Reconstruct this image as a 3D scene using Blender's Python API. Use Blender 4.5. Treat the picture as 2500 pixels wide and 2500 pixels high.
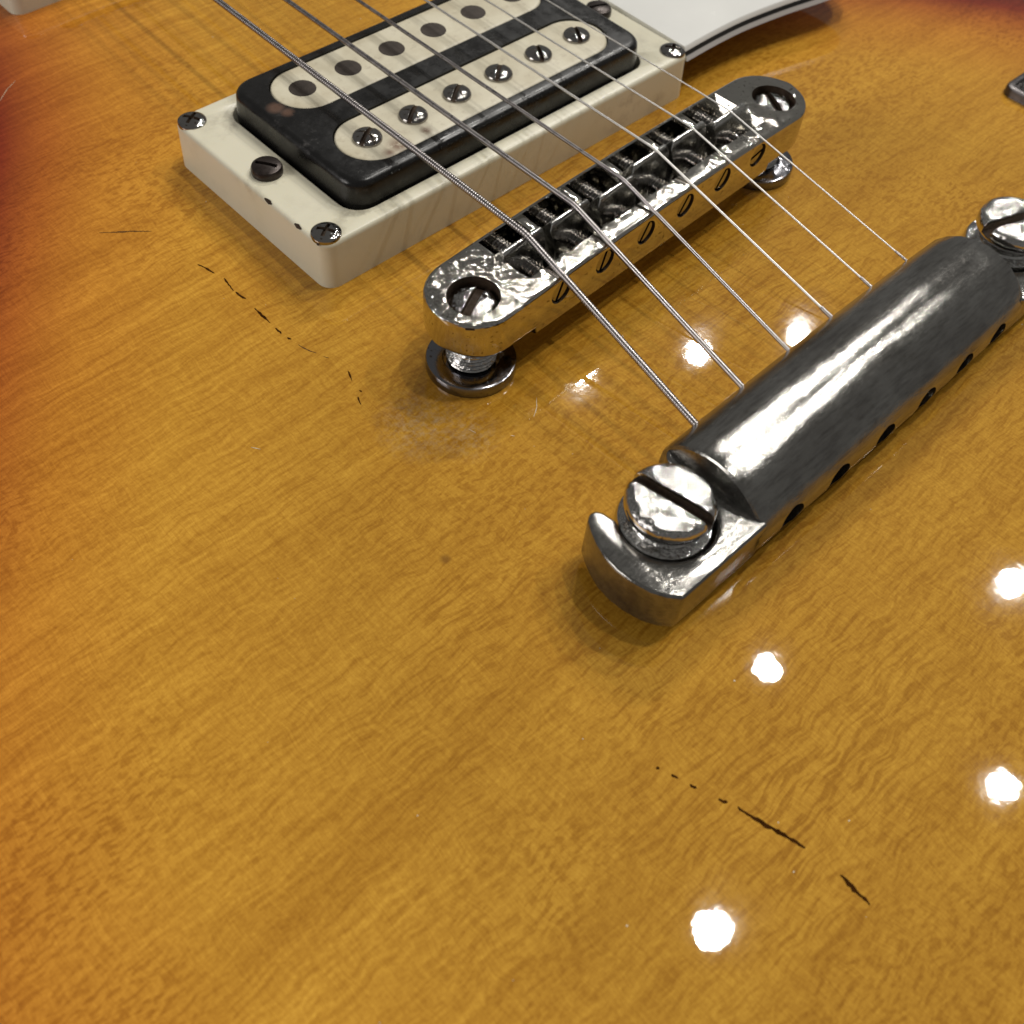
import bpy, bmesh, math, random
from mathutils import Vector, Matrix
random.seed(7)
PI = math.pi
scene = bpy.context.scene
for o in list(bpy.data.objects): bpy.data.objects.remove(o)
C = scene.collection
MM = 0.001

# ------------------------------------------------------------------ camera
cam_d = bpy.data.cameras.new('camera'); cam = bpy.data.objects.new('camera', cam_d); C.objects.link(cam)
cam.location = (-0.11167, -0.12754, 0.11764)
cam.rotation_euler = (math.radians(34.483), math.radians(-3.357), math.radians(-43.162))
cam_d.sensor_width = 36; cam_d.lens = 35.684
cam_d.clip_start = 0.005; cam_d.clip_end = 50
cam_d.dof.use_dof = True; cam_d.dof.focus_distance = 0.152; cam_d.dof.aperture_fstop = 30
scene.camera = cam

# ------------------------------------------------------------------ world and lamps (an indoor shop, ceiling spots)
world = bpy.data.worlds.new('World'); scene.world = world; world.use_nodes = True
wn = world.node_tree.nodes; wn.clear()
wo = wn.new('ShaderNodeOutputWorld'); wb = wn.new('ShaderNodeBackground')
wb.inputs[0].default_value = (0.80, 0.78, 0.74, 1); wb.inputs[1].default_value = 0.175
world.node_tree.links.new(wb.outputs[0], wo.inputs[0])

def lamp(name, loc, size, power, col, target=(0, -0.07, 0), shape='DISK'):
    d = bpy.data.lights.new(name, 'AREA'); d.shape = shape; d.size = size; d.energy = power; d.color = col
    o = bpy.data.objects.new(name, d); C.objects.link(o); o.location = loc
    o.rotation_euler = (Vector(target) - Vector(loc)).to_track_quat('-Z', 'Y').to_euler()
    return o
SPOT = (1.0, 0.965, 0.90)
for x, y, s in [(1.439, 1.062, 0.048), (1.765, 0.904, 0.044), (2.040, 0.754, 0.034), (1.111, 0.099, 0.056), (0.545, -0.218, 0.078), (1.781, -0.186, 0.054), (1.296, -0.488, 0.058)]:
    lamp('ceiling_spot', (x, y, 2.0), s, 7.2, SPOT)
lamp('side_fill', (-1.45, 0.40, 0.66), 0.7, 8.5, (1.0, 0.95, 0.91), shape='SQUARE')  # unseen soft source on the bass side, added as fill for left-facing sides

vs = scene.view_settings
vs.view_transform = 'Standard'; vs.look = 'None'; vs.exposure = 0; vs.gamma = 1; vs.use_curve_mapping = False
scene.render.engine = 'CYCLES'

# ------------------------------------------------------------------ material helpers
class NT:
    def __init__(s, name):
        s.m = bpy.data.materials.new(name); s.m.use_nodes = True
        s.t = s.m.node_tree; s.t.nodes.clear()
        s.out = s.t.nodes.new('ShaderNodeOutputMaterial'); s.b = s.t.nodes.new('ShaderNodeBsdfPrincipled')
        s.t.links.new(s.b.outputs[0], s.out.inputs[0]); s.tc = None
    def n(s, typ, **kw):
        nd = s.t.nodes.new(typ)
        for k, v in kw.items(): setattr(nd, k, v)
        return nd
    def l(s, a, b):
        if isinstance(a, (int, float)): b.default_value = a
        elif isinstance(a, (tuple, list)): b.default_value = a if len(a) == len(b.default_value) else (*a, 1)
        else: s.t.links.new(a, b)
    def coord(s):
        if s.tc is None: s.tc = s.n('ShaderNodeTexCoord').outputs['Object']
        return s.tc
    def mapv(s, scale=(1, 1, 1), rot=(0, 0, 0), loc=(0, 0, 0), src=None):
        m = s.n('ShaderNodeMapping'); s.l(src or s.coord(), m.inputs[0])
        m.inputs['Location'].default_value = loc; m.inputs['Rotation'].default_value = rot; m.inputs['Scale'].default_value = scale
        return m.outputs[0]
    def noise(s, vec, scale=1, detail=3, rough=.55, dist=0):
        n = s.n('ShaderNodeTexNoise'); s.l(vec, n.inputs['Vector'])
        n.inputs['Scale'].default_value = scale; n.inputs['Detail'].default_value = detail
        n.inputs['Roughness'].default_value = rough; n.inputs['Distortion'].default_value = dist
        return n.outputs[0]
    def voro(s, vec, scale=1, feature='F1', out=0, rnd=1):
        n = s.n('ShaderNodeTexVoronoi', feature=feature); s.l(vec, n.inputs['Vector']); n.inputs['Scale'].default_value = scale
        n.inputs['Randomness'].default_value = rnd
        return n.outputs[out]
    def ramp(s, f, stops, interp='LINEAR'):
        r = s.n('ShaderNodeValToRGB'); s.l(f, r.inputs[0]); r.color_ramp.interpolation = interp
        e = r.color_ramp.elements
        while len(e) < len(stops): e.new(.5)
        for k, (p, c) in zip(e, stops):
            k.position = p; k.color = (c, c, c, 1) if isinstance(c, (int, float)) else (*c, 1)
        return r.outputs[0]
    def mix(s, f, a, b, mode='MIX'):
        m = s.n('ShaderNodeMix', data_type='RGBA', blend_type=mode)
        s.l(f, m.inputs[0]); s.l(a, m.inputs[6]); s.l(b, m.inputs[7]); return m.outputs[2]
    def math(s, op, a, b=0.0, clamp=False):
        m = s.n('ShaderNodeMath', operation=op, use_clamp=clamp); s.l(a, m.inputs[0]); s.l(b, m.inputs[1]); return m.outputs[0]
    def remap(s, v, a, b, c=0., d=1.):
        m = s.n('ShaderNodeMapRange'); m.clamp = True; s.l(v, m.inputs[0])
        for i, k in enumerate((a, b, c, d)): m.inputs[i + 1].default_value = k
        return m.outputs[0]
    def blob(s, p, r0, r1):           # 1 inside r0 of point p, 0 beyond r1 (object space)
        d = s.n('ShaderNodeVectorMath', operation='DISTANCE'); s.l(s.coord(), d.inputs[0]); d.inputs[1].default_value = p
        return s.remap(d.outputs['Value'], r0, r1, 1., 0.)
    def bump(s, h, strength, dist):
        b = s.n('ShaderNodeBump'); b.inputs['Strength'].default_value = strength; b.inputs['Distance'].default_value = dist
        s.l(h, b.inputs['Height']); return b
    def set(s, **kw):
        for k, v in kw.items(): s.l(v, s.b.inputs[k.replace('_', ' ')])
        return s
MAT = {}

# --- lacquered maple, amber to red sunburst
w = NT('lacquered_maple')
ed = w.n('ShaderNodeAttribute', attribute_name='edge_mm').outputs['Fac']
big = w.noise(w.mapv((.012, .02, .02)), 1, 2)
edn = w.math('ADD', ed, w.math('MULTIPLY', w.math('SUBTRACT', big, .5), 9))
burst = w.ramp(w.math('DIVIDE', edn, 120), [(.0, (.02, .003, .002)), (.22, (.10, .008, .004)), (.345, (.235, .028, .006)), (.42, (.43, .118, .013)), (.53, (.56, .224, .022)), (.70, (.585, .285, .030)), (.95, (.50, .250, .026))])  # sunburst; the darker last stop puts the lower-right light falloff into the colour
warp = w.n('ShaderNodeVectorMath', operation='ADD')
nz = w.n('ShaderNodeTexNoise'); w.l(w.mapv((.035, .035, .035)), nz.inputs['Vector']); nz.inputs['Detail'].default_value = 1
sc = w.n('ShaderNodeVectorMath', operation='SCALE'); w.l(nz.outputs['Color'], sc.inputs[0]); sc.inputs['Scale'].default_value = 2.2
w.l(w.coord(), warp.inputs[0]); w.l(sc.outputs[0], warp.inputs[1]); wv = warp.outputs[0]
streak = w.noise(w.mapv((.055, 1.25, .3), (0, 0, .06), src=wv), 1, 3, .6)
fleck = w.noise(w.mapv((.24, 1.9, .5), (0, 0, .08), src=wv), 1, 2, .5)
fine = w.noise(w.mapv((4.5, .16, .5), src=wv), 1, 3, .6)
pore = w.noise(w.mapv((1.6, 2.2, 1)), 1, 3, .7)
flame = w.noise(w.mapv((.012, .13, .1), (0, 0, .12), src=wv), 1, 2, .5)
dots = w.noise(w.mapv((.55, 1.5, .5), (0, 0, -.1), src=wv), 1, 2, .5)
zone2 = w.remap(w.noise(w.mapv((.018, .018, .02), loc=(7.3, 2.1, 0)), 1, 2), .45, .58)
zone = w.math('MAXIMUM', w.remap(w.noise(w.mapv((.02, .025, .02)), 1, 2), .42, .58), w.remap(edn, 66, 125, 0., .75))
f1 = w.remap(streak, .33, .67, .80, 1.20)
fl = w.remap(fleck, .38, .53, .68, 1.09); dt = w.remap(dots, .39, .53, .70, 1.08)
f2 = w.math('ADD', w.math('MULTIPLY', fl, w.math('SUBTRACT', 1., zone2)), w.math('MULTIPLY', dt, zone2))
f12 = w.math('ADD', w.math('MULTIPLY', f1, w.math('SUBTRACT', 1., w.math('MULTIPLY', zone, .85))), w.math('MULTIPLY', f2, w.math('MULTIPLY', zone, .85)))
f3 = w.math('MULTIPLY', w.remap(fine, .3, .7, .87, 1.10), w.remap(pore, .3, .7, .84, 1.12))
f4 = w.remap(flame, .35, .65, .92, 1.08)
fac = w.math('MULTIPLY', w.math('MULTIPLY', f12, f3), f4)
comb = w.n('ShaderNodeCombineXYZ')
w.l(w.math('POWER', fac, .85), comb.inputs[0]); w.l(w.math('POWER', fac, 1.15), comb.inputs[1]); w.l(w.math('POWER', fac, 1.7), comb.inputs[2])
col = w.mix(1., burst, comb.outputs[0], 'MULTIPLY')
knot = w.math('MULTIPLY', w.blob((-63.4, -72.9, -.25), .35, 1.0), .6)
col = w.mix(knot, col, (.12, .04, .008))
# dulled, chalky lacquer beside the bass bridge post and a few scuffs
hz = w.math('MULTIPLY', w.math('MAXIMUM', w.blob((-50.5, -53, 0), 2, 8), w.blob((-46.8, -58.5, 0), 1, 6)), w.remap(w.noise(w.mapv((.9, .9, .9)), 1, 4, .7), .42, .68))
col = w.mix(w.math('MULTIPLY', hz, .42), col, (.55, .42, .26))
smear = w.remap(w.noise(w.mapv((.035, .05, .05)), 1, 3, .6), .45, .75)
w.set(Base_Color=col, Roughness=.5, Specular_IOR_Level=.02, Coat_Weight=1., Coat_IOR=1.5)
w.l(w.math('ADD', w.math('MULTIPLY', smear, .03), w.math('ADD', .018, w.math('MULTIPLY', hz, .3))), w.b.inputs['Coat Roughness'])
orange = w.math('ADD', w.noise(w.mapv((.35, .35, .35)), 1, 2), w.math('MULTIPLY', w.noise(w.mapv((.1, .1, .1)), 1, 1), 2.5))
bp = w.bump(orange, .055, .00012); w.l(bp.outputs[0], w.b.inputs['Coat Normal'])
MAT['wood'] = w.m

def simple(name, col, rough, metal=0., spec=.5, var=.0, vscale=.3, coat=0.):
    k = NT(name)
    if var:
        f = k.noise(k.mapv((vscale,) * 3), 1, 4, .6)
        c2 = tuple(x * (1 - var) for x in col); c3 = tuple(min(1, x * (1 + var * .5)) for x in col)
        k.l(k.ramp(f, [(.3, c2), (.7, c3)]), k.b.inputs['Base Color'])
        k.l(k.remap(k.noise(k.mapv((vscale * 2.3,) * 3), 1, 3), .3, .7, rough * .75, rough * 1.3), k.b.inputs['Roughness'])
    else:
        k.set(Base_Color=col, Roughness=rough)
    k.set(Metallic=metal, Specular_IOR_Level=spec, Coat_Weight=coat)
    MAT[name] = k.m; return k

# --- cream plastic of the pickup ring, with grime
k = NT('cream_plastic')
g = k.remap(k.noise(k.mapv((.16, .16, .16)), 1, 5, .65), .52, .74)
base = k.ramp(k.noise(k.mapv((.05, .05, .05)), 1, 2), [(.3, (.73, .69, .52)), (.7, (.78, .74, .59))])
near = k.math('MAXIMUM', k.math('MAXIMUM', k.blob((-33, 14, 8.6), 3, 9), k.blob((-33, -18, 8.6), 2, 8)), k.math('MAXIMUM', k.blob((-39.7, -.5, 8.6), 3.2, 5.5), k.blob((30, -19, 8.6), 3, 14)))
base = k.mix(k.math('MULTIPLY', k.math('MULTIPLY', g, near), .75), base, (.16, .12, .085))
base = k.mix(k.math('MULTIPLY', g, .12), base, (.25, .2, .13))
k.set(Base_Color=base, Roughness=.30, Specular_IOR_Level=.45); k.b.inputs['Subsurface Weight'].default_value = .08
k.b.inputs['Subsurface Radius'].default_value = (.001, .0008, .0005)
k.l(k.bump(k.noise(k.mapv((.7, .7, .7)), 1, 3), .12, .0001).outputs[0], k.b.inputs['Normal']); MAT['cream'] = k.m

# --- cream bobbins, worn with brown stains
k = NT('cream_bobbin')
base = k.ramp(k.noise(k.mapv((.12, .12, .12)), 1, 4, .6), [(.3, (.56, .50, .36)), (.55, (.70, .65, .50)), (.75, (.74, .69, .55))])
dirt = k.remap(k.noise(k.mapv((.45, .45, .45)), 1, 5, .7), .55, .72)
base = k.mix(k.math('MULTIPLY', dirt, .35), base, (.22, .15, .09))
st = k.math('MULTIPLY', k.math('MAXIMUM', k.blob((-21.8, -13.3, 12.9), .6, 2.6), k.math('MAXIMUM', k.blob((-24.2, -13.9, 12.9), .2, 1.6), k.blob((-15.7, -13.1, 12.9), .3, 1.3))), k.remap(k.noise(k.mapv((.8, .8, .8)), 1, 5, .7), .32, .46))
base = k.mix(k.math('MULTIPLY', st, .85), base, (.16, .075, .04))
k.set(Base_Color=base, Roughness=.42, Specular_IOR_Level=.4); MAT['bobbin'] = k.m

# --- black pickup cover, scuffed
k = NT('black_cover')
sc1 = k.remap(k.noise(k.mapv((.5, .5, .5)), 1, 5, .75), .55, .72)
zone2 = k.math('MAXIMUM', k.math('MAXIMUM', k.blob((-31, -16, 12.8), 1.5, 5), k.blob((-33, -3, 12.8), 1, 4.5)), k.math('MAXIMUM', k.blob((-32, 4, 12.8), 1, 4), k.blob((0, -17, 13), 2, 7)))
base = k.mix(k.math('MULTIPLY', k.math('MULTIPLY', sc1, zone2), .45), (.0065, .0062, .006), (.14, .13, .125))
br = k.math('MULTIPLY', k.math('MAXIMUM', k.blob((-31.6, 7.2, 12.9), .8, 1.9), k.blob((-30.8, 5.0, 12.9), .5, 1.5)), k.remap(k.noise(k.mapv((.6, .6, .6)), 1, 3), .38, .45))
base = k.mix(br, base, (.11, .062, .042))
k.set(Base_Color=base, Specular_IOR_Level=.5)
k.l(k.remap(k.noise(k.mapv((.25, .25, .25)), 1, 4, .7), .3, .7, .16, .42), k.b.inputs['Roughness'])
k.l(k.bump(sc1, .15, .0001).outputs[0], k.b.inputs['Normal']); MAT['black'] = k.m

# --- pitted, crackled plating (wear bites the upward faces hardest)
def pitted(name, base, rough, pit, cell, amount=1., spots_at=(), floor=0.):
    k = NT(name)
    nrm = k.n('ShaderNodeNewGeometry').outputs['Normal']; sep = k.n('ShaderNodeSeparateXYZ'); k.l(nrm, sep.inputs[0])
    up = k.remap(sep.outputs['Z'], .3, .85, .12, 1.)
    wp = k.n('ShaderNodeVectorMath', operation='ADD'); nn = k.n('ShaderNodeTexNoise'); k.l(k.mapv((.8,) * 3), nn.inputs['Vector'])
    s2 = k.n('ShaderNodeVectorMath', operation='SCALE'); k.l(nn.outputs['Color'], s2.inputs[0]); s2.inputs['Scale'].default_value = .9
    k.l(k.coord(), wp.inputs[0]); k.l(s2.outputs[0], wp.inputs[1])
    v = k.voro(wp.outputs[0], cell); vs2 = k.voro(wp.outputs[0], cell * 2.7)
    patch = k.remap(k.noise(k.mapv((.22,) * 3), 1, 3, .6), .52, .72)
    for p, r0, r1 in spots_at: patch = k.math('MAXIMUM', patch, k.blob(p, r0, r1))
    if floor: patch = k.math('MAXIMUM', patch, floor)
    h = k.math('MULTIPLY', k.math('MULTIPLY', k.math('ADD', v, k.math('MULTIPLY', vs2, .45)), k.math('MULTIPLY', up, patch)), amount)
    h = k.math('ADD', h, k.math('MULTIPLY', k.noise(k.mapv((.25,) * 3), 1, 2), .25))
    bmp = k.bump(h, 1., pit).outputs[0]
    vc = k.voro(wp.outputs[0], cell * 1.25, out=1)
    cen = k.n('ShaderNodeVectorMath', operation='SUBTRACT'); k.l(vc, cen.inputs[0]); cen.inputs[1].default_value = (.5, .5, .5)
    tl = k.n('ShaderNodeVectorMath', operation='SCALE'); k.l(cen.outputs[0], tl.inputs[0]); k.l(k.math('MULTIPLY', k.math('MULTIPLY', up, patch), .62 * amount), tl.inputs['Scale'])
    ad = k.n('ShaderNodeVectorMath', operation='ADD'); k.l(bmp, ad.inputs[0]); k.l(tl.outputs[0], ad.inputs[1])
    nm = k.n('ShaderNodeVectorMath', operation='NORMALIZE'); k.l(ad.outputs[0], nm.inputs[0]); k.l(nm.outputs[0], k.b.inputs['Normal'])
    crack = k.remap(k.voro(wp.outputs[0], cell * 1.25, 'DISTANCE_TO_EDGE'), .0, .13, 1., 0.)
    crack = k.math('MULTIPLY', k.math('MULTIPLY', crack, k.math('MULTIPLY', up, patch)), .6 * amount, True)
    tarn = k.remap(k.noise(k.mapv((.35,) * 3), 1, 4, .65), .5, .75)
    c = k.mix(k.math('MULTIPLY', tarn, .35), base, tuple(x * .55 for x in base))
    c = k.mix(crack, c, (.05, .045, .04))
    spots = k.math('MULTIPLY', k.remap(k.noise(k.mapv((1.3,) * 3), 1, 2, .5), .66, .70), .7)
    c = k.mix(spots, c, (.10, .06, .03))
    k.set(Base_Color=c, Metallic=1.)
    k.l(k.remap(k.noise(k.mapv((.6,) * 3), 1, 3, .7), .3, .7, rough * .6, rough * 1.6), k.b.inputs['Roughness'])
    MAT[name] = k.m; return k
pitted('pitted_nickel', (.56, .54, .49), .075, .00004, 1.45, .72, [((-38, 0, 14), 8, 14), ((-18, -5, 14), 2, 6)])
pitted('stud_nickel', (.58, .57, .55), .07, .00006, 1.3, 1.1, floor=.7)
pitted('wheel_nickel', (.24, .24, .26), .16, .00005, .9, .5)
pitted('saddle_steel', (.68, .67, .64), .16, .00012, 1.0, .6)
pitted('screw_steel', (.36, .345, .33), .09, .00010, .9, .6)

# --- tailpiece: tarnished, brushed along its length
k = NT('tail_nickel')
br1 = k.noise(k.mapv((.10, 1.6, 1.6)), 1, 5, .7); br2 = k.noise(k.mapv((1.2, 1.7, 1.7)), 1, 4, .7)
patch = k.remap(k.noise(k.mapv((.09, .16, .16)), 1, 4, .6), .36, .62)
k.l(k.bump(k.math('ADD', k.math('MULTIPLY', br1, .8), k.math('MULTIPLY', br2, k.math('MULTIPLY', patch, 1.7))), .16, .00020).outputs[0], k.b.inputs['Normal'])
c = k.mix(patch, (.24, .232, .216), (.33, .325, .305))
c = k.mix(k.remap(k.noise(k.mapv((.5, .7, .7)), 1, 5, .7), .55, .75, 0., .5), c, (.13, .115, .10))
c = k.mix(k.remap(k.noise(k.mapv((.22, 1.4, 1.4)), 1, 5, .7), .45, .68, 0., .45), c, (.07, .065, .06))
k.set(Base_Color=c, Metallic=.92); k.l(k.remap(br2, .3, .7, .10, .18), k.b.inputs['Roughness']); MAT['tail'] = k.m

simple('slug', (.055, .042, .034), .5, .3, .4, .3, .6)
simple('dark_screw', (.045, .034, .030), .32, .6, .5, .3, .5)
simple('wound', (.35, .325, .32), .32, 1., .5, .15, .5)
simple('plain', (.62, .60, .57), .40, 1., .5)
simple('white_ply', (.80, .80, .77), .22, 0., .5, .03, .05)
simple('grey_ply', (.60, .60, .60), .35, 0., .5, .03, .1)
simple('black_ply', (.012, .012, .012), .35)
simple('crack', (.050, .018, .004), .8, 0., .0, .4, 1.)
simple('crack_soft', (.13, .055, .012), .6, 0., .2, .4, 1.)
simple('light_scratch', (.62, .52, .36), .5)
simple('hole_dark', (.012, .010, .009), .7, .0, .1)
simple('binding', (.62, .52, .30), .35, 0., .5, .06, .05)
simple('pointer', (.13, .12, .12), .34, 1., .5, .25, .4)
simple('knob', (.012, .011, .010), .22, 0., .5)
simple('rosewood', (.055, .026, .014), .5, 0., .3, .35, .1)
simple('mahogany', (.10, .018, .008), .35, 0., .4, .3, .03, 1.)
simple('grime', (.05, .032, .02), .7, 0., .2, .4, .8)

# ------------------------------------------------------------------ geometry helpers (all in millimetres)
root = bpy.data.objects.new('electric_guitar', None); C.objects.link(root)
root.scale = (MM, MM, MM)
root['label'] = 'amber sunburst electric guitar with cream pickup rings, worn metal bridge and tailpiece'
root['category'] = 'guitar'

def mesh_from(name, V, F):
    m = bpy.data.meshes.new(name); m.from_pydata([tuple(v) for v in V], [], F); m.update()
    bm = bmesh.new(); bm.from_mesh(m); bmesh.ops.recalc_face_normals(bm, faces=bm.faces); bm.to_mesh(m); bm.free()
    return m
def smooth(m, ang=35):
    for p in m.polygons: p.use_smooth = True
    m.set_sharp_from_angle(angle=math.radians(ang)); return m
def bake(m, bevel=0, seg=2, cut=None, add=None, ang=40, solver='EXACT'):
    """boolean and bevel a mesh and return the finished mesh"""
    o = bpy.data.objects.new('tmp', m); C.objects.link(o); tmp = [o]
    for lst, op in ((add or [], 'UNION'), (cut or [], 'DIFFERENCE')):
        for cm in lst:
            co = bpy.data.objects.new('tmpc', cm); C.objects.link(co); tmp.append(co)
            b = o.modifiers.new('b', 'BOOLEAN'); b.operation = op; b.object = co; b.solver = solver
    if bevel:
        b = o.modifiers.new('bev', 'BEVEL'); b.width = bevel; b.segments = seg; b.limit_method = 'ANGLE'; b.angle_limit = math.radians(ang)
    bpy.context.view_layer.update()
    dg = bpy.context.evaluated_depsgraph_get()
    r = bpy.data.meshes.new_from_object(o.evaluated_get(dg), depsgraph=dg)
    for t in tmp: bpy.data.objects.remove(t)
    return r
def grime(m, pred, mat='grime', main=None):
    """give the faces that pred picks a second, dirty material"""
    m.materials.clear(); m.materials.append(MAT[main]); m.materials.append(MAT[mat])
    for p in m.polygons:
        p.material_index = 1 if pred(p.center, p.normal) else 0
    return m
def obj(name, m, mat, parent, loc=None, rotz=0, sm=35):
    if sm: smooth(m, sm)
    o = bpy.data.objects.new(name, m); C.objects.link(o); o.parent = parent
    if mat and not m.materials: m.materials.append(MAT[mat])
    if loc: o.location = loc
    if rotz: o.rotation_euler = (0, 0, rotz)
    return o
def inst(src, name, parent, loc, rotz=0):
    o = src.copy(); o.name = name; C.objects.link(o); o.parent = parent; o.location = loc; o.rotation_euler = (0, 0, rotz); return o
def lathe(prof, n=32, axis='z'):
    """profile [(r, h)...] bottom to top; r=0 closes"""
    V, F, rings = [], [], []
    for r, h in prof:
        if r < 1e-6: rings.append([len(V)]); V.append((0, 0, h))
        else:
            rings.append(list(range(len(V), len(V) + n)))
            V += [(r * math.cos(2 * PI * i / n), r * math.sin(2 * PI * i / n), h) for i in range(n)]
    for a, b in zip(rings, rings[1:]):
        for i in range(n):
            j = (i + 1) % n
            if len(a) == 1 and len(b) == 1: continue
            if len(a) == 1: F.append((a[0], b[j], b[i]))
            elif len(b) == 1: F.append((a[i], a[j], b[0]))
            else: F.append((a[i], a[j], b[j], b[i]))
    if len(rings[0]) > 1: F.append(tuple(reversed(rings[0])))
    if len(rings[-1]) > 1: F.append(tuple(rings[-1]))
    if axis == 'y': V = [(x, z, -y) for x, y, z in V]
    return mesh_from('lathe', V, F)
def box(x0, x1, y0, y1, z0, z1):
    V = [(x, y, z) for z in (z0, z1) for y in (y0, y1) for x in (x0, x1)]
    return mesh_from('box', V, [(0, 2, 3, 1), (4, 5, 7, 6), (0, 1, 5, 4), (2, 6, 7, 3), (0, 4, 6, 2), (1, 3, 7, 5)])
def prism(poly, z0, z1):
    n = len(poly); V = [(x, y, z0) for x, y in poly] + [(x, y, z1) for x, y in poly]
    return mesh_from('prism', V, [tuple(range(n - 1, -1, -1)), tuple(range(n, 2 * n))] + [(i, (i + 1) % n, n + (i + 1) % n, n + i) for i in range(n)])
def xf(m, mat): m.transform(mat); return m
def join(*ms):
    bm = bmesh.new()
    for m in ms: bm.from_mesh(m)
    r = bpy.data.meshes.new('joined'); bm.to_mesh(r); bm.free()
    for k in ms[0].materials: r.materials.append(k)
    return r
def rrect(hx, hy, r, n=7, cx=0, cy=0):
    P = []
    for sx, sy, a0 in ((1, 1, 0), (-1, 1, 90), (-1, -1, 180), (1, -1, 270)):
        for i in range(n):
            a = math.radians(a0 + 90 * i / (n - 1)); P.append((cx + sx * (hx - r) + r * math.cos(a), cy + sy * (hy - r) + r * math.sin(a)))
    return P
def loops(ls, close=True):
    V = [p for l in ls for p in l]; n = len(ls[0]); F = []
    for k in range(len(ls) - 1):
        for i in range(n):
            j = (i + 1) % n; F.append((k * n + i, k * n + j, (k + 1) * n + j, (k + 1) * n + i))
    if close: F += [tuple(range(n - 1, -1, -1)), tuple(range((len(ls) - 1) * n, len(ls) * n))]
    return V, F
def tube(path, rad, sides=10, ends=True):
    """path of points, rad a number or list"""
    V, F = [], []; n = len(path); up = Vector((0, 0, 1))
    for i, p in enumerate(path):
        a = Vector(path[max(0, i - 1)]); b = Vector(path[min(n - 1, i + 1)]); t = (b - a).normalized()
        s = t.cross(up).normalized(); u = s.cross(t); r = rad[i] if isinstance(rad, list) else rad
        V += [tuple(Vector(p) + (s * math.cos(2 * PI * k / sides) + u * math.sin(2 * PI * k / sides)) * r) for k in range(sides)]
    for i in range(n - 1):
        for k in range(sides):
            j = (k + 1) % sides; F.append((i * sides + k, i * sides + j, (i + 1) * sides + j, (i + 1) * sides + k))
    if ends: F += [tuple(range(sides - 1, -1, -1)), tuple(range((n - 1) * sides, n * sides))]
    return mesh_from('tube', V, F)

# ------------------------------------------------------------------ body: arched top, outline in mm, bridge pickup at the origin, y towards the neck
def W(y):
    if y > 85:
        if y < 190: return 97 + 46 * (.5 - .5 * math.cos(PI * (y - 85) / 105))
        return 143 * math.sqrt(max(0, 1 - ((y - 190) / 60) ** 2))
    if y > -105: return 97 + 101 * (.5 + .5 * math.cos(PI * (y + 105) / 190))
    return 198 * math.sqrt(max(0, 1 - ((-105 - y) / 130) ** 2.4)) if y > -235 else 0
def S(x, y):
    s = min(1, abs(x) / max(W(y), 1)); e = min(1, max(0, (-y - 60) / 175))
    return -6.5 * s ** 3.5 - 6 * e ** 3
ys = [-234.9 + (i / 130) * 484.8 for i in range(131)]
ys = sorted(set([-234.98, -234.5, -233.5, -232, -230, 247, 248.5, 249.5, 249.95] + ys))
outline = [(W(y), y) for y in ys]
pts = [Vector((sx * a, b)) for a, b in outline for sx in (-1, 1)]
def edge_d(x, y):
    p = Vector((x, y)); return min((p - q).length for q in pts)
NX = 90; V, F, ED = [], [], []
for y in ys:
    w_ = W(y)
    for i in range(NX + 1):
        s = -1 + 2 * i / NX; x = s * w_; V.append((x, y, S(x, y))); ED.append(min(W(y) - abs(x), edge_d(x, y) * 1.6))
R_ = NX + 1
for r in range(len(ys) - 1):
    for i in range(NX):
        a = r * R_ + i; F.append((a, a + 1, a + R_ + 1, a + R_))
bodym = mesh_from('body', V, F)
at = bodym.attributes.new('edge_mm', 'FLOAT', 'POINT'); at.data.foreach_set('value', ED)
body = obj('body', bodym, 'wood', root, sm=0)
for p in bodym.polygons: p.use_smooth = True
if bodym.polygons[2000].normal.z < 0: bodym.flip_normals()
# rim, binding and back
rim = [(-a, b) for a, b in outline] + [(a, b) for a, b in reversed(outline)]
def rimz(x, y): return S(x, y)
V, F = loops([[(x, y, rimz(x, y)) for x, y in rim], [(x * 1.001, y, rimz(x, y) - 6) for x, y in rim]], False)
obj('binding', mesh_from('binding', V, F), 'binding', body)
V, F = loops([[(x * .998, y, rimz(x, y) - 5.9) for x, y in rim], [(x * .998, y, -45) for x, y in rim]], False)
n = len(rim); F.append(tuple(range(n, 2 * n)))
obj('rim_and_back', mesh_from('rim', V, F), 'mahogany', body)

# finish cracks along the grain: thin dark slivers lying in the lacquer
def ribbon(pts2, wid, off=.03, taper=True):
    P = []
    for a, b in zip(pts2, pts2[1:]):
        k = max(2, int((Vector(b) - Vector(a)).length / .35))
        P += [Vector(a).lerp(Vector(b), i / k) for i in range(k)]
    P.append(Vector(pts2[-1])); n = len(P); L, R = [], []
    for i, p in enumerate(P):
        t = (P[min(n - 1, i + 1)] - P[max(0, i - 1)]).normalized(); q = Vector((-t.y, t.x)); f = i / max(1, n - 1)
        h = wid * (.35 + .65 * math.sin(PI * min(1, max(0, f))) if taper else 1) * random.uniform(.5, 1.25)
        j = q * random.uniform(-.14, .14) * wid
        a, b = p + j + q * h * .5, p + j - q * h * .5
        L.append((a.x, a.y, S(a.x, a.y) + off)); R.append((b.x, b.y, S(b.x, b.y) + off))
    return mesh_from('crack', L + R, [(i, i + 1, n + i + 1, n + i) for i in range(n - 1)])
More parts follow.
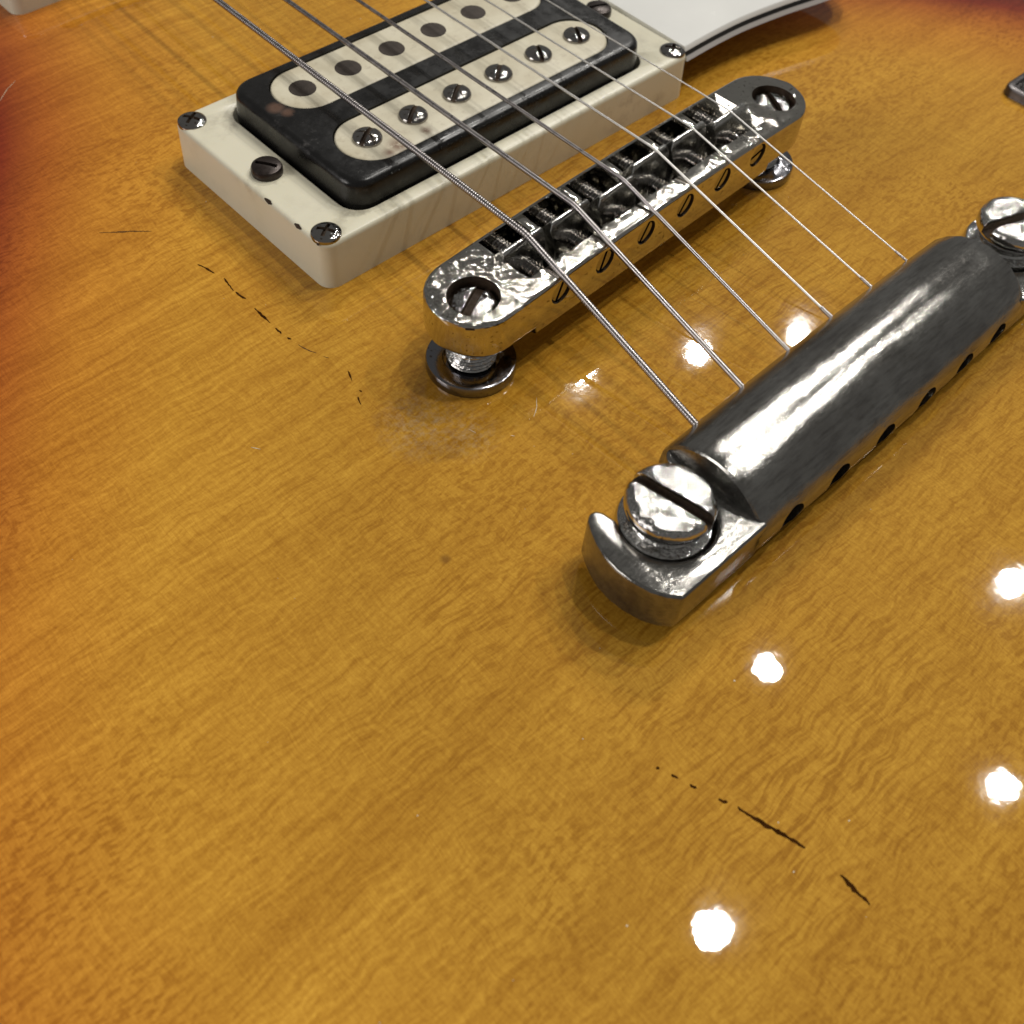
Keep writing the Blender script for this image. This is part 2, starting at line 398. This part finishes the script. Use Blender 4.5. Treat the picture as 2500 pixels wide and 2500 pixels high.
CR = [([(-64.63, 14.34), (-62.87, 12.87), (-60.31, 11.04), (-57.92, 8.91)], .34, 'crack_soft'),
      ([(-56.53, -2.86), (-56.0, -4.66), (-55.73, -6.41)], .36, 'crack'), ([(-55.18, -8.33), (-55.46, -10.55), (-55.69, -11.78)], .40, 'crack'),
      ([(-55.57, -12.2), (-55.48, -13.55), (-55.14, -14.54)], .46, 'crack'), ([(-55.33, -17.15), (-55.4, -19.27), (-55.34, -21.47)], .42, 'crack'),
      ([(-55.31, -22.9), (-55.41, -23.72), (-55.39, -24.47)], .62, 'crack'), ([(-55.17, -25.74), (-55.04, -26.45)], .5, 'crack'),
      ([(-54.84, -28.06), (-54.46, -29.74), (-53.8, -31.31)], .22, 'crack_soft'), ([(-53.37, -32.62), (-52.94, -33.4)], .18, 'crack_soft'),
      ([(-52.33, -37.39), (-52.75, -38.46), (-53.09, -39.41)], .26, 'crack'), ([(-53.43, -41.6), (-53.39, -42.1)], .35, 'crack'),
      ([(-54.46, -42.49), (-54.73, -43.19), (-55.05, -44.01)], .28, 'crack'),
      ([(-63.62, -112.03), (-63.43, -112.43)], .5, 'crack'), ([(-62.91, -113.87), (-62.77, -114.31), (-62.61, -114.72)], .42, 'crack'),
      ([(-62.14, -116.2), (-62.0, -116.63), (-61.91, -117.06)], .46, 'crack'), ([(-60.9, -119.7), (-60.67, -120.22), (-60.41, -120.71)], .5, 'crack'),
      ([(-59.92, -121.88), (-59.59, -123.66), (-58.8, -126.28), (-58.02, -128.86), (-57.69, -130.39)], .66, 'crack'),
      ([(-57.03, -135.06), (-57.15, -137.14), (-57.14, -139.39)], .62, 'crack')]
for p, wd, mt in CR: obj('finish_crack', ribbon(p, wd), mt, body, sm=0)

# bright hairlines in the lacquer and a scatter of dust
for p in [[(-45.9, -58.1), (-45.6, -59.3)], [(-36.9, -62.7), (-35.2, -61.6), (-33.9, -60.2)], [(-42.0, -63.0), (-41.6, -63.5)], [(-60, 58), (-57, 60.6), (-54.5, 62.0)], [(-14.6, -60.4), (-14.0, -59.6)], [(-72, -40), (-71.2, -41.2)]]:
    obj('light_scratch', ribbon(p, .14, .035), 'light_scratch', body, sm=0)
V, F = [], []
for i in range(90):
    x, y = random.uniform(-115, 90), random.uniform(-150, 60); r = random.choice([.07, .09, .11, .16]); q = random.uniform(0, PI); k = random.uniform(.4, 1)
    b = len(V)
    for j in range(5):
        a = q + 2 * PI * j / 5; V.append((x + r * math.cos(a), y + r * k * math.sin(a), S(x, y) + .03 + .02 * (j % 2)))
    F.append(tuple(range(b, b + 5)))
du = obj('dust', mesh_from('dust', V, F), 'light_scratch', body, sm=0); du['kind'] = 'stuff'

# ------------------------------------------------------------------ pickups
def dome_screw(r, rim_h, dome_h, slot_w, slot_d, ang_seg=28, cross=False, base=-3):
    prof = [(r * .92, base), (r, rim_h - .25)]
    for i in range(7):
        a = PI / 2 * i / 6; prof.append((r * math.cos(a) if i < 6 else 0, rim_h + dome_h * math.sin(a)))
    m = lathe(prof, ang_seg)
    top = rim_h + dome_h
    if cross:
        L = r * .62
        cuts = [box(-L, L, -slot_w / 2, slot_w / 2, top - slot_d, top + 2), box(-slot_w / 2 * 1.02, slot_w / 2 * 1.02, -L, L, top - slot_d * .98, top + 2)]
    else: cuts = [box(-slot_w / 2, slot_w / 2, -r * 2, r * 2, top - slot_d, top + 2)]
    return bake(m, .07, 2, cut=cuts, ang=35)
pole_m = dome_screw(2.55, .25, .95, .75, .85, 32)
grime(pole_m, lambda c, n: abs(c.x) < .38 and c.z < 1.0 and c.z > .3, main='screw_steel')
ring_m = dome_screw(2.5, .05, .75, .62, .8, 32, True)
grime(ring_m, lambda c, n: c.z < .72 and c.z > -.05 and min(abs(c.x), abs(c.y)) < .33 and max(abs(c.x), abs(c.y)) < 1.6, main='screw_steel')
hgt_m = bake(lathe([(2.3, -3), (2.65, .5), (2.65, 1.1), (2.45, 1.55), (1.9, 1.8), (0, 1.9)], 32), 0, cut=[box(-.35, .35, -1.9, 1.9, 1.2, 3)])
slug_m = lathe([(2.42, -2), (2.42, -.05), (2.32, .05), (0, .07)], 32)
SLOT = [29, 34, 34, 39, 60, 60]

def make_pickup(oy, zf, zb, zc, first):
    """zf / zb: ring height at its bridge and neck edge; zc: lift of the coils"""
    def zt(y): return zf + (zb - zf) * (y + 21.7) / 43.4
    n = 7; ls = []
    def ring(hx, hy, r, z=None, dz=0):
        return [(x, y + oy, (z if z is not None else zt(y) + dz)) for x, y in rrect(hx, hy, r, n)]
    ls = [ring(44.25, 21.95, 2.6, z=-.9), ring(43.95, 21.65, 2.6, dz=-.9)]
    for i in range(1, 5):
        a = PI / 2 * i / 4; ls.append(ring(43.95 - .85 * (1 - math.cos(a)), 21.65 - .85 * (1 - math.cos(a)), 2.5, dz=-.85 + .85 * math.sin(a)))
    ls += [ring(35.75, 18.75, 4.4, dz=0), ring(35.4, 18.4, 4.1, dz=-.3), ring(35.3, 18.3, 4.1, z=-.6)]
    V, F = loops(ls, False)
    rg = obj('pickup_ring', mesh_from('pickup_ring', V, F), 'cream', root, sm=40)
    sc = []
    for x in (-1, 1):
        for y in (-1, 1):
            sc.append(obj('ring_screw', ring_m, 'screw_steel', rg, (x * 41.4, y * 18.9 + oy, zt(y * 18.9) + .02), random.uniform(.3, 1.2), sm=30))
        obj('height_screw', hgt_m, 'dark_screw', rg, (x * 39.6, -.6 + oy, zt(0) - .2), .9 + x * .3, sm=30)
    # cover
    def cr(h, d, z, r=4.2): return [(x, y + oy, z + zc) for x, y in rrect(34.9 - d, 18.0 - d, r - d * .5, n)]
    ls = [cr(0, 0, 1.5), cr(0, .05, 8.4), cr(0, .35, 11.6)]
    for i in range(1, 6):
        a = PI / 2 * i / 5; ls.append(cr(0, .35 + 1.3 * (1 - math.cos(a)), 11.7 + 1.3 * math.sin(a)))
    V, F = loops(ls, True)
    def stad(cy, hx, hy, k=18):
        P = []
        for s, a0 in ((1, -90), (-1, 90)):
            for i in range(k + 1):
                a = math.radians(a0 + 180 * i / k); P.append((s * 0 + (hx - hy) * s + hy * math.cos(a), cy + oy + hy * math.sin(a)))
        return P
    cm = bake(mesh_from('cover', V, F), 0, cut=[prism(stad(9.0, 30.3, 6.3), 9.5 + zc, 16 + zc), prism(stad(-8.8, 30.3, 6.3), 9.5 + zc, 16 + zc)])
    cv = obj('pickup', cm, 'black', root, sm=40)
    for cy in (9.0, -8.8):
        A = [[(x, y, z + zc) for x, y in stad(cy, 30.15 - d, 6.15 - d)] for d, z in ((0, 9.6), (0, 12.45), (.1, 12.7), (.35, 12.85), (.7, 12.9))]
        V, F = loops(A, True); obj('bobbin', mesh_from('bobbin', V, F), 'bobbin', cv, sm=40)
    for i in range(6):
        x = (i - 2.5) * 9.87
        obj('slug_pole', slug_m, 'slug', cv, (x, 9.1 + oy, 12.92 + zc), sm=40)
        obj('pole_screw', pole_m, 'screw_steel', cv, (x, -8.7 + oy, 12.88 + zc), math.radians(SLOT[i] - 90), sm=30)
    return rg, cv
rg, cv = make_pickup(0, 8.75, 8.3, 0, True)
rg['label'] = 'tall cream ring round the bridge pickup, chipped along its bass edge'
cv['label'] = 'black pickup cover with two worn cream coils under the strings'
for (x, y, L) in [(-43.62, -6.6, 2.0), (-43.62, -14.6, 1.8), (-43.55, -19.9, .7)]:
    P = []
    for i in range(7):
        t = i / 6; hh = .10 + .32 * math.sin(PI * t) * random.uniform(.6, 1.1)
        P.append((y + L * (.5 - t), hh))
    V = []
    for yy, hh in P:
        zt = 8.75 - .45 * (yy + 21.7) / 43.4
        for a in (20, 62):
            aa = math.radians(45 + (a - 41) * hh / .35); V.append((-43.95 + .85 - .94 * math.cos(aa), yy, zt - .85 + .94 * math.sin(aa)))
    obj('edge_chip', mesh_from('chip', V, [(2 * i, 2 * i + 1, 2 * i + 3, 2 * i + 2) for i in range(6)]), 'grime', rg, sm=0)
rg2, cv2 = make_pickup(102.8, 5.0, 4.5, -3.6, False)
rg2['label'] = 'low cream ring round the neck pickup'

# ------------------------------------------------------------------ pickguard: white / black / white
PG = [(44.6, 124), (44.6, -18.6)]
ctrl = [(44.6, -19.3), (53.5, -19.1), (63, -19.4), (74.4, -20.8), (84.5, -22.6), (94, -23.6), (101, -20.5), (104, -13), (103.8, -3), (100, 20), (92, 60), (80, 100), (70, 124)]
def catmull(P, k=6):
    O = []
    for i in range(len(P) - 1):
        p0, p1, p2, p3 = Vector(P[max(0, i - 1)]), Vector(P[i]), Vector(P[i + 1]), Vector(P[min(len(P) - 1, i + 2)])
        for j in range(k):
            t = j / k; O.append(tuple(.5 * (2 * p1 + (p2 - p0) * t + (2 * p0 - 5 * p1 + 4 * p2 - p3) * t * t + (3 * p1 - p0 - 3 * p2 + p3) * t ** 3)))
    O.append(P[-1]); return O
PGP = catmull(ctrl) + [(44.6, 124)]
PGP = PGP[::1]
NPG = len(PGP)
def pg_off(d):
    O = []
    for i, p in enumerate(PGP):
        if i in (NPG - 1, NPG - 2): O.append(p); continue
        a = Vector(PGP[max(0, i - 1)]); b = Vector(PGP[min(NPG - 2, i + 1)]); t = (b - a).normalized(); q = Vector((t.y, -t.x))
        O.append((p[0] + q.x * d if i else p[0], p[1] + q.y * d))
    return O
def ply(z0, z1, d0, d1, inset=0):
    ls = [[(x, y, z0) for x, y in pg_off(d0)], [(x, y, z1) for x, y in pg_off(d1)]]
    if inset: ls = ls[:1] + [[(x, y, z1 - .1) for x, y in pg_off(d1 + .02)], [(x, y, z1) for x, y in pg_off(d1 - .12)]]
    V, F = loops(ls, True); return mesh_from('ply', V, F)
pg = obj('pickguard', ply(7.75, 8.6, .4, 0, 1), 'white_ply', root, sm=30)
pg['label'] = 'white layered pickguard raised over the top beside the bridge pickup'
obj('black_layer', ply(6.95, 7.76, .8, .4), 'black_ply', pg, sm=30)
obj('lower_layer', ply(6.1, 6.96, 1.25, .8), 'grey_ply', pg, sm=30)
obj('pickguard_bracket', box(86, 92, 24, 44, S(90, 34) - .6, 6.2), 'pointer', pg)

# ------------------------------------------------------------------ bridge (local frame: x along the bridge, posts at x = +-37)
BA = Vector((-37, -48.6)); BB = Vector((37, -45.5)); bang = math.atan2(BB.y - BA.y, BB.x - BA.x); bmid = (BA + BB) / 2
BL = (bmid.x, bmid.y, 0)
def topz(x): return 15.2 - 1.2 * (x / 43.4) ** 2
def station(x, hw, z0):
    cy = 1.0; zt = topz(x); b = min(.75, hw * .4); b0 = min(1.0, hw * .4)
    P = []
    for sy, kind in ((1, 'bot'), (1, 'top'), (-1, 'top'), (-1, 'bot')):
        steps = [0, 1, 2, 3] if (sy, kind) in ((1, 'bot'), (-1, 'top')) else [3, 2, 1, 0]
        for s_ in steps:
            a = PI / 2 * s_ / 3
            bb = b if kind == 'top' else b0
            # a=0: on the horizontal face side ; a=pi/2: on the vertical face side
            dy = bb * (1 - math.sin(a)); dz = bb * (1 - math.cos(a))
            P.append((x, cy + sy * (hw - dy), (zt - dz) if kind == 'top' else (z0 + dz)))
    return P
def order(P): return P
sts = []
def hw_at(x):
    ax = abs(x)
    return 7.35 if ax < 36 else 7.35 * math.sqrt(max(.0, 1 - ((ax - 36) / 7.4) ** 2))
xs = [-43.385, -43.33, -43.1, -42.6, -41.9, -41, -39.8, -38.4, -37, -36, -33, -29.6, -29.3, -24, -18, -12, -6, 0]
xs = xs + [-x for x in reversed(xs[:-1])]
for x in xs:
    ax = abs(x); z0 = 5.7 if ax < 29.4 else 7.0
    if ax > 36: z0 = 7.0 + 1.2 * ((ax - 36) / 7.4) ** 3
    sts.append(station(x, hw_at(x), z0))
V, F = loops(sts, True)
bb = mesh_from('bridge', V, F)
tr_prof = [(-30.6, 17), (-27.6, 13.2), (-27.0, 8.6), (27.0, 8.6), (28.6, 13.2), (31.2, 17)]
tv = [(x, -3.2, z) for x, z in tr_prof] + [(x, 7.45, z) for x, z in tr_prof]; k_ = len(tr_prof)
trough = mesh_from('t', tv, [tuple(range(k_)), tuple(range(2 * k_ - 1, k_ - 1, -1))] + [(i, (i + 1) % k_, k_ + (i + 1) % k_, k_ + i) for i in range(k_)])
HX = [(i - 2.5) * 9.9 for i in range(6)]
cuts = [trough]
for x in (-37, 37): cuts.append(xf(lathe([(3.95, 11.8), (3.95, 16.5)], 36), Matrix.Translation((x, 0, 0))))
for x in HX: cuts.append(xf(lathe([(2.1, -1.2), (2.1, 1.5)], 24, 'y'), Matrix.Translation((x, -6.35, 11.9)) @ Matrix.Rotation(PI, 4, 'Z')))
bm_ = bake(bb, 0, cut=cuts)
grime(bm_, lambda c, n: (11.7 < c.z < 13.6 and 36 - 4 < abs(c.x) < 41.5 and -4.2 < c.y < 4.2) or (c.y < -5 and 9.9 < c.z < 13.9 and n.y > -.5 and abs(n.z) < 1.1 and c.y > -6.33), main='pitted_nickel')
div = []
for i in range(5):
    x = (i - 2) * 9.9
    zt = topz(x) - .35
    pv = [(3.6, 8), (3.6, zt - 1.3), (4.3, zt - .3), (7.7, zt), (7.7, 8)]
    for prof in (pv, [(-3.5, 8), (-3.5, zt - .9), (-1.6, zt - 1.3), (-1.1, 8)]):
        V = [(x - .85, y, z) for y, z in prof] + [(x + .85, y, z) for y, z in prof]; q = len(prof)
        div.append(bake(mesh_from('d', V, [tuple(range(q)), tuple(range(2 * q - 1, q - 1, -1))] + [(j, (j + 1) % q, q + (j + 1) % q, q + j) for j in range(q)]), .15, 2))
bridge = obj('bridge', join(bm_, *div), 'pitted_nickel', root, BL, bang, sm=32)
bridge['label'] = 'pitted metal bridge with six saddles on two threaded posts'
# saddles
OFF = [.6, .1, -.9, .7, .6, -.6]
CREST = []
for i, x in enumerate(HX):
    o = OFF[i]; zc_ = topz(x) + 1.55; CREST.append((x, 1.7 + o, zc_))
    prof = [(.3 + o, 9.2), (.3 + o, 12.4), (.75 + o, 14.0), (1.15 + o, 15.4), (1.45 + o, zc_), (1.95 + o, zc_), (2.9 + o, 15.2), (3.9 + o, 13.8), (4.2 + o, 12.0), (4.2 + o, 9.2)]
    hwid = 4.55; V = []; q = len(prof)
    for xx in (-hwid, hwid): V += [(x + xx * (.9 if z > zc_ - .6 else (1 if z > 12.9 else .86)), y, z) for y, z in prof]
    m = mesh_from('saddle', V, [tuple(range(q)), tuple(range(2 * q - 1, q - 1, -1))] + [(j, (j + 1) % q, q + (j + 1) % q, q + j) for j in range(q)])
    obj('saddle', bake(m, .16, 2, ang=25), 'saddle_steel', bridge, sm=40)
    # adjusting screw with its thread
    prof = [(1.75, -6.05), (1.9, -5.9), (1.9, -5.3), (1.5, -5.2), (1.5, -3.2)]
    t = -3.1
    while t < 7.3: prof += [(1.25, t), (1.62, t + .28), (1.62, t + .34)]; t += .62
    prof += [(1.2, 7.5)]
    sm_ = lathe([(0, -6.05)] + prof + [(0, 7.5)], 18, 'y'); sm_.transform(Matrix.Rotation(PI, 4, 'Z') @ Matrix.Identity(4)) if False else None
    V2 = [v.co.copy() for v in sm_.vertices]
    for v in sm_.vertices: v.co = Vector((v.co.x, v.co.y, v.co.z))
    a = [20, 15, 28, 30, 30, 80][i]
    sl = box(-.3, .3, -7.5, -5.45, -3, 3); sl.transform(Matrix.Rotation(math.radians(a), 4, 'Y'))
    obj('saddle_screw', bake(sm_, 0, cut=[sl]), 'screw_steel', bridge, (x, 0, 11.9), sm=30)
# posts and thumbwheels
for s, sl in ((-1, 24 - 90), (1, 60 - 90)):
    hd = bake(lathe([(3.0, 7), (3.0, 12.5), (3.35, 12.6), (3.35, 13.2), (2.9, 13.55), (1.6, 13.8), (0, 13.85)], 32), .08, 2, cut=[box(-.75, .75, -5, 5, 12.75, 15)], ang=30)
    prof = [(3.85, -3), (3.85, 2.2)]
    t = 2.5
    while t < 7.0: prof += [(3.6, t), (3.95, t + .3), (3.95, t + .42)]; t += .78
    prof += [(3.0, 7.4)]
    hd = grime(hd, lambda c, n: abs(c.x) < .76 and 12.7 < c.z < 13.7, main='stud_nickel')
    obj('bridge_post', join(hd, lathe([(0, -3)] + prof + [(0, 7.4)], 36)), 'stud_nickel', bridge, (s * 37, 0, 0), math.radians(sl), sm=30)
    prof = [(0, -.6), (6.2, -.6), (6.9, -.3), (7.1, .2), (7.1, 1.5), (6.95, 1.85), (6.6, 2.0), (4.55, 2.05), (4.4, 1.9), (4.35, 1.0), (3.6, 1.0), (0, 1.0)]
    obj('thumbwheel', lathe(prof, 64), 'wheel_nickel', bridge, (s * 37, 0, 0), sm=40)

# ------------------------------------------------------------------ stop tailpiece
TY = -92.3
prof0 = [(8.4, 3.0), (9.0, 4.2), (9.2, 6.5), (9.0, 8.8), (8.2, 10.6), (6.8, 12.2), (5.0, 13.4), (2.8, 14.15), (.4, 14.4), (-2.2, 14.1), (-4.6, 13.1), (-6.6, 11.7), (-8.2, 10.1), (-9.1, 8.4), (-9.4, 6.4), (-9.1, 4.4), (-8.2, 3.0)]
sts = []
XS = [-33.2, -33.0, -32.4, -30, -26, -20, -14, -7, 0]
XS = XS + [-x for x in reversed(XS[:-1])]
for x in XS:
    k = 1 + .05 * (1 - (x / 33.2) ** 2); ins = .35 if abs(x) > 33.1 else (.12 if abs(x) > 32.9 else 0)
    sts.append([(x, TY + (y - math.copysign(ins, y) * min(1, abs(y) / 3)) * (1 + (k - 1) * .6), 3 + (z - 3) * k - (ins if z > 8 else 0)) for y, z in prof0])
V, F = loops(sts, True)
bar = mesh_from('bar', V, F)
TX = [-26.4, -15.9, -4.9, 5.8, 16.3, 26.0]
cuts = []
for x in TX:
    c = lathe([(1.55, -12), (1.55, 12)], 20, 'y'); c.transform(Matrix.Translation((x, TY, 8.0)) @ Matrix.Rotation(math.radians(8), 4, 'X')); cuts.append(c)
    c = lathe([(2.35, -2.5), (2.35, 3)], 24, 'y'); c.transform(Matrix.Translation((x, TY - 9.6, 6.4))); cuts.append(c)
bar = bake(bar, 0, cut=cuts)
ear = [(-32.2, -101.2), (-49.2, -101.2)]
ear += [(-50.6, -99.6), (-51.6, -97.8), (-52.3, -95.2), (-52.5, -92.8), (-52.3, -90.6), (-51.6, -88.4), (-50.7, -86.5), (-49.9, -85.2), (-48.9, -84.5), (-47.9, -84.7), (-47.4, -85.6)]
cx_, cy_, rr = -41.6, -91.6, 6.75
for i in range(0, 15):
    a = math.radians(144 + (360 - 144) * i / 14); ear.append((cx_ + rr * math.cos(a), cy_ + rr * math.sin(a)))
ear += [(-34.85, -87.5), (-34.6, -85.2), (-33.6, -84.2), (-32.2, -84.2)]
def ear_mesh(mirror):
    P = ear if not mirror else [(-x, y) for x, y in reversed(ear)]
    m = bake(prism(P, 2.2, 10.0), .62, 4, ang=30)
    return m
fl = []
for s in (-1, 1):
    pass
tail = obj('stop_tailpiece', join(bar, ear_mesh(False), ear_mesh(True)), 'tail', root, sm=30)
tail['label'] = 'tarnished rounded metal stop tailpiece hooked on two slotted studs'
for s, ang in ((-1, 101.4 - 90), (1, 70)):
    prof = [(0, -4), (4.6, -4), (4.6, 2.0), (6.45, 2.2), (6.55, 8.6), (6.3, 9.3), (5.6, 9.55), (4.9, 9.7), (4.6, 10.0), (4.7, 10.6), (5.5, 11.3), (5.95, 12.1), (6.0, 13.0), (5.75, 13.75), (5.3, 14.15), (4.6, 14.3), (0, 14.45)]
    sm_ = bake(lathe(prof, 64), .1, 2, cut=[box(-.85, .85, -9, 9, 12.3, 16)], ang=38)
    grime(sm_, lambda c, n: abs(c.x) < .86 and 12.2 < c.z < 14.0, main='stud_nickel')
    obj('tailpiece_stud', sm_, 'stud_nickel', tail, (-41.6 if s < 0 else 43.2, -91.4, 0), math.radians(ang), sm=32)
    obj('stud_bushing', lathe([(0, -2), (6.3, -2), (6.9, -.1), (7.0, .5), (6.7, .9), (5.2, 1.0), (5.0, 2.1), (0, 2.1)], 48), 'wheel_nickel', tail, (s * 41.6, -91.7, 0), sm=40)

# ------------------------------------------------------------------ strings
ct, st_ = math.cos(bang), math.sin(bang)
RAD = [.575, .46, .335, .22, .17, .13]
TOP = [(-22.7, 35.8), (-13.1, 28.5), (-3.0, 20.8), (6.8, 13.5), (15.8, 6.9), (25.2, -.5)]
SX = [-24.0, -13.8, -3.4, 6.4, 15.8, 24.9]
SLAB = ['thickest wound string, over the pole screw at the bass end', 'second thickest wound string', 'third wound string, the thinnest of the wound ones', 'thickest of the three plain strings', 'middle one of the three plain strings', 'thinnest plain string, over the treble end of the bridge']
for i in range(6):
    cxl, cyl, czl = CREST[i]; sx = SX[i]
    cy_w = bmid.y + st_ * sx + ct * cyl
    r = RAD[i]; zc_ = czl + r * .75
    tx, ty = TOP[i]; dx = (tx - sx) / (ty - cy_w); slope = -.016
    Y1 = 236
    front = [(sx + dx * (Y1 - cy_w), Y1, zc_ + slope * (Y1 - cy_w)), (sx + dx * 3, cy_w + 3, zc_ + slope * 3), (sx + dx * .6, cy_w + .6, zc_)]
    tl = (TX[i], TY + 9.0, 9.35); t2 = (TX[i], TY + 3, 8.5)
    back = [(sx, cy_w - .5, zc_ - .12), tl, t2]
    keys = [Vector(p) for p in front + back]
    path, rad = [], []
    wound = i < 3; pitch = [.46, .34, .28][i] if wound else 6
    for a, b in zip(keys, keys[1:]):
        L = (b - a).length
        if wound and a.y < 130 or (wound and b.y < 60):
            fine_from = 0
            if a.y > 60:      # coarse part towards the neck, fine wraps in the visible part
                tt = (a.y - 60) / (a.y - b.y); path.append(a); rad.append(r); a = a.lerp(b, tt); L = (b - a).length
            nn = max(1, int(L / pitch))
            for j in range(nn):
                for f, rr in ((0, [.88, .96, .98][i]), (.25, .985), (.5, 1.0), (.75, .985)):
                    path.append(a.lerp(b, (j + f) / nn)); rad.append(r * rr)
        else:
            nn = max(1, int(L / 12))
            for j in range(nn): path.append(a.lerp(b, j / nn)); rad.append(r)
    path.append(keys[-1]); rad.append(r)
    so = obj('string', tube([tuple(p) for p in path], rad, 10 if wound else 12), 'wound' if wound else 'plain', root, sm=60 if not wound else 80)
    so['label'] = SLAB[i]
    if not wound:        # twisted ball-end wrap where a plain string leaves the tailpiece
        a = Vector(back[1]); b = Vector(back[0]); d = (b - a).normalized(); P, Q = [], []
        for j in range(14):
            P.append(tuple(a + d * (j * .22 - .6))); Q.append(r * (1.75 if j % 2 else 1.5))
        obj('ball_end_wrap', tube(P, Q, 10), 'wound', so, sm=60)

# ------------------------------------------------------------------ metal socket plate at the right edge of the picture
PX0, PY0, PS = 98.2, -62.2, 36.0
zz = [S(PX0 + a * PS, PY0 - b * PS) for a in (0, 1) for b in (0, 1)]
def plate_z(x, y):
    a = (x - PX0) / PS; b = (PY0 - y) / PS
    return zz[0] * (1 - a) * (1 - b) + zz[1] * (1 - a) * b + zz[2] * a * (1 - b) + zz[3] * a * b
pl = [[(x, y, plate_z(x, y) + h) for x, y in rrect(PS / 2 - d, PS / 2 - d, 2.4 - d * .4, 7, PX0 + PS / 2, PY0 - PS / 2)] for d, h in ((0, -1.5), (0, 1.3), (.15, 1.7), (.5, 1.9), (1.3, 1.85), (1.7, 1.2), (2.2, 1.1))]
V, F = loops(pl, True)
jp = obj('socket_plate', mesh_from('plate', V, F), 'pointer', root, sm=40)
jp['label'] = 'dark square metal socket plate on the treble side of the top'
for a in (0, 1):
    for b in (0, 1):
        x = PX0 + (5.2 if a == 0 else PS - 5.2); y = PY0 - (4.0 if b == 0 else PS - 4.0)
        obj('plate_screw', ring_m, 'dark_screw', jp, (x, y, plate_z(x, y) + 1.15), .5 + a, sm=30)
x, y = PX0 + PS / 2, PY0 - PS / 2
obj('socket_nut', lathe([(0, .5), (6.5, .5), (6.5, 3.2), (5.8, 3.6), (3.4, 3.6), (3.2, 1.2), (0, 1.2)], 6), 'pointer', jp, (x, y, plate_z(x, y) + .8), sm=30)

# ------------------------------------------------------------------ end of the fretboard, past the neck pickup
fb = obj('fretboard', bake(box(-27, 27, 129, 240, -2, 9.6), .6, 2), 'rosewood', root)
for i in range(6):
    obj('fret', tube([(-26.5, 131 + i * 13.5 * 1.03 ** i, 9.6), (26.5, 131 + i * 13.5 * 1.03 ** i, 9.6)], 1.1, 10), 'plain', fb)
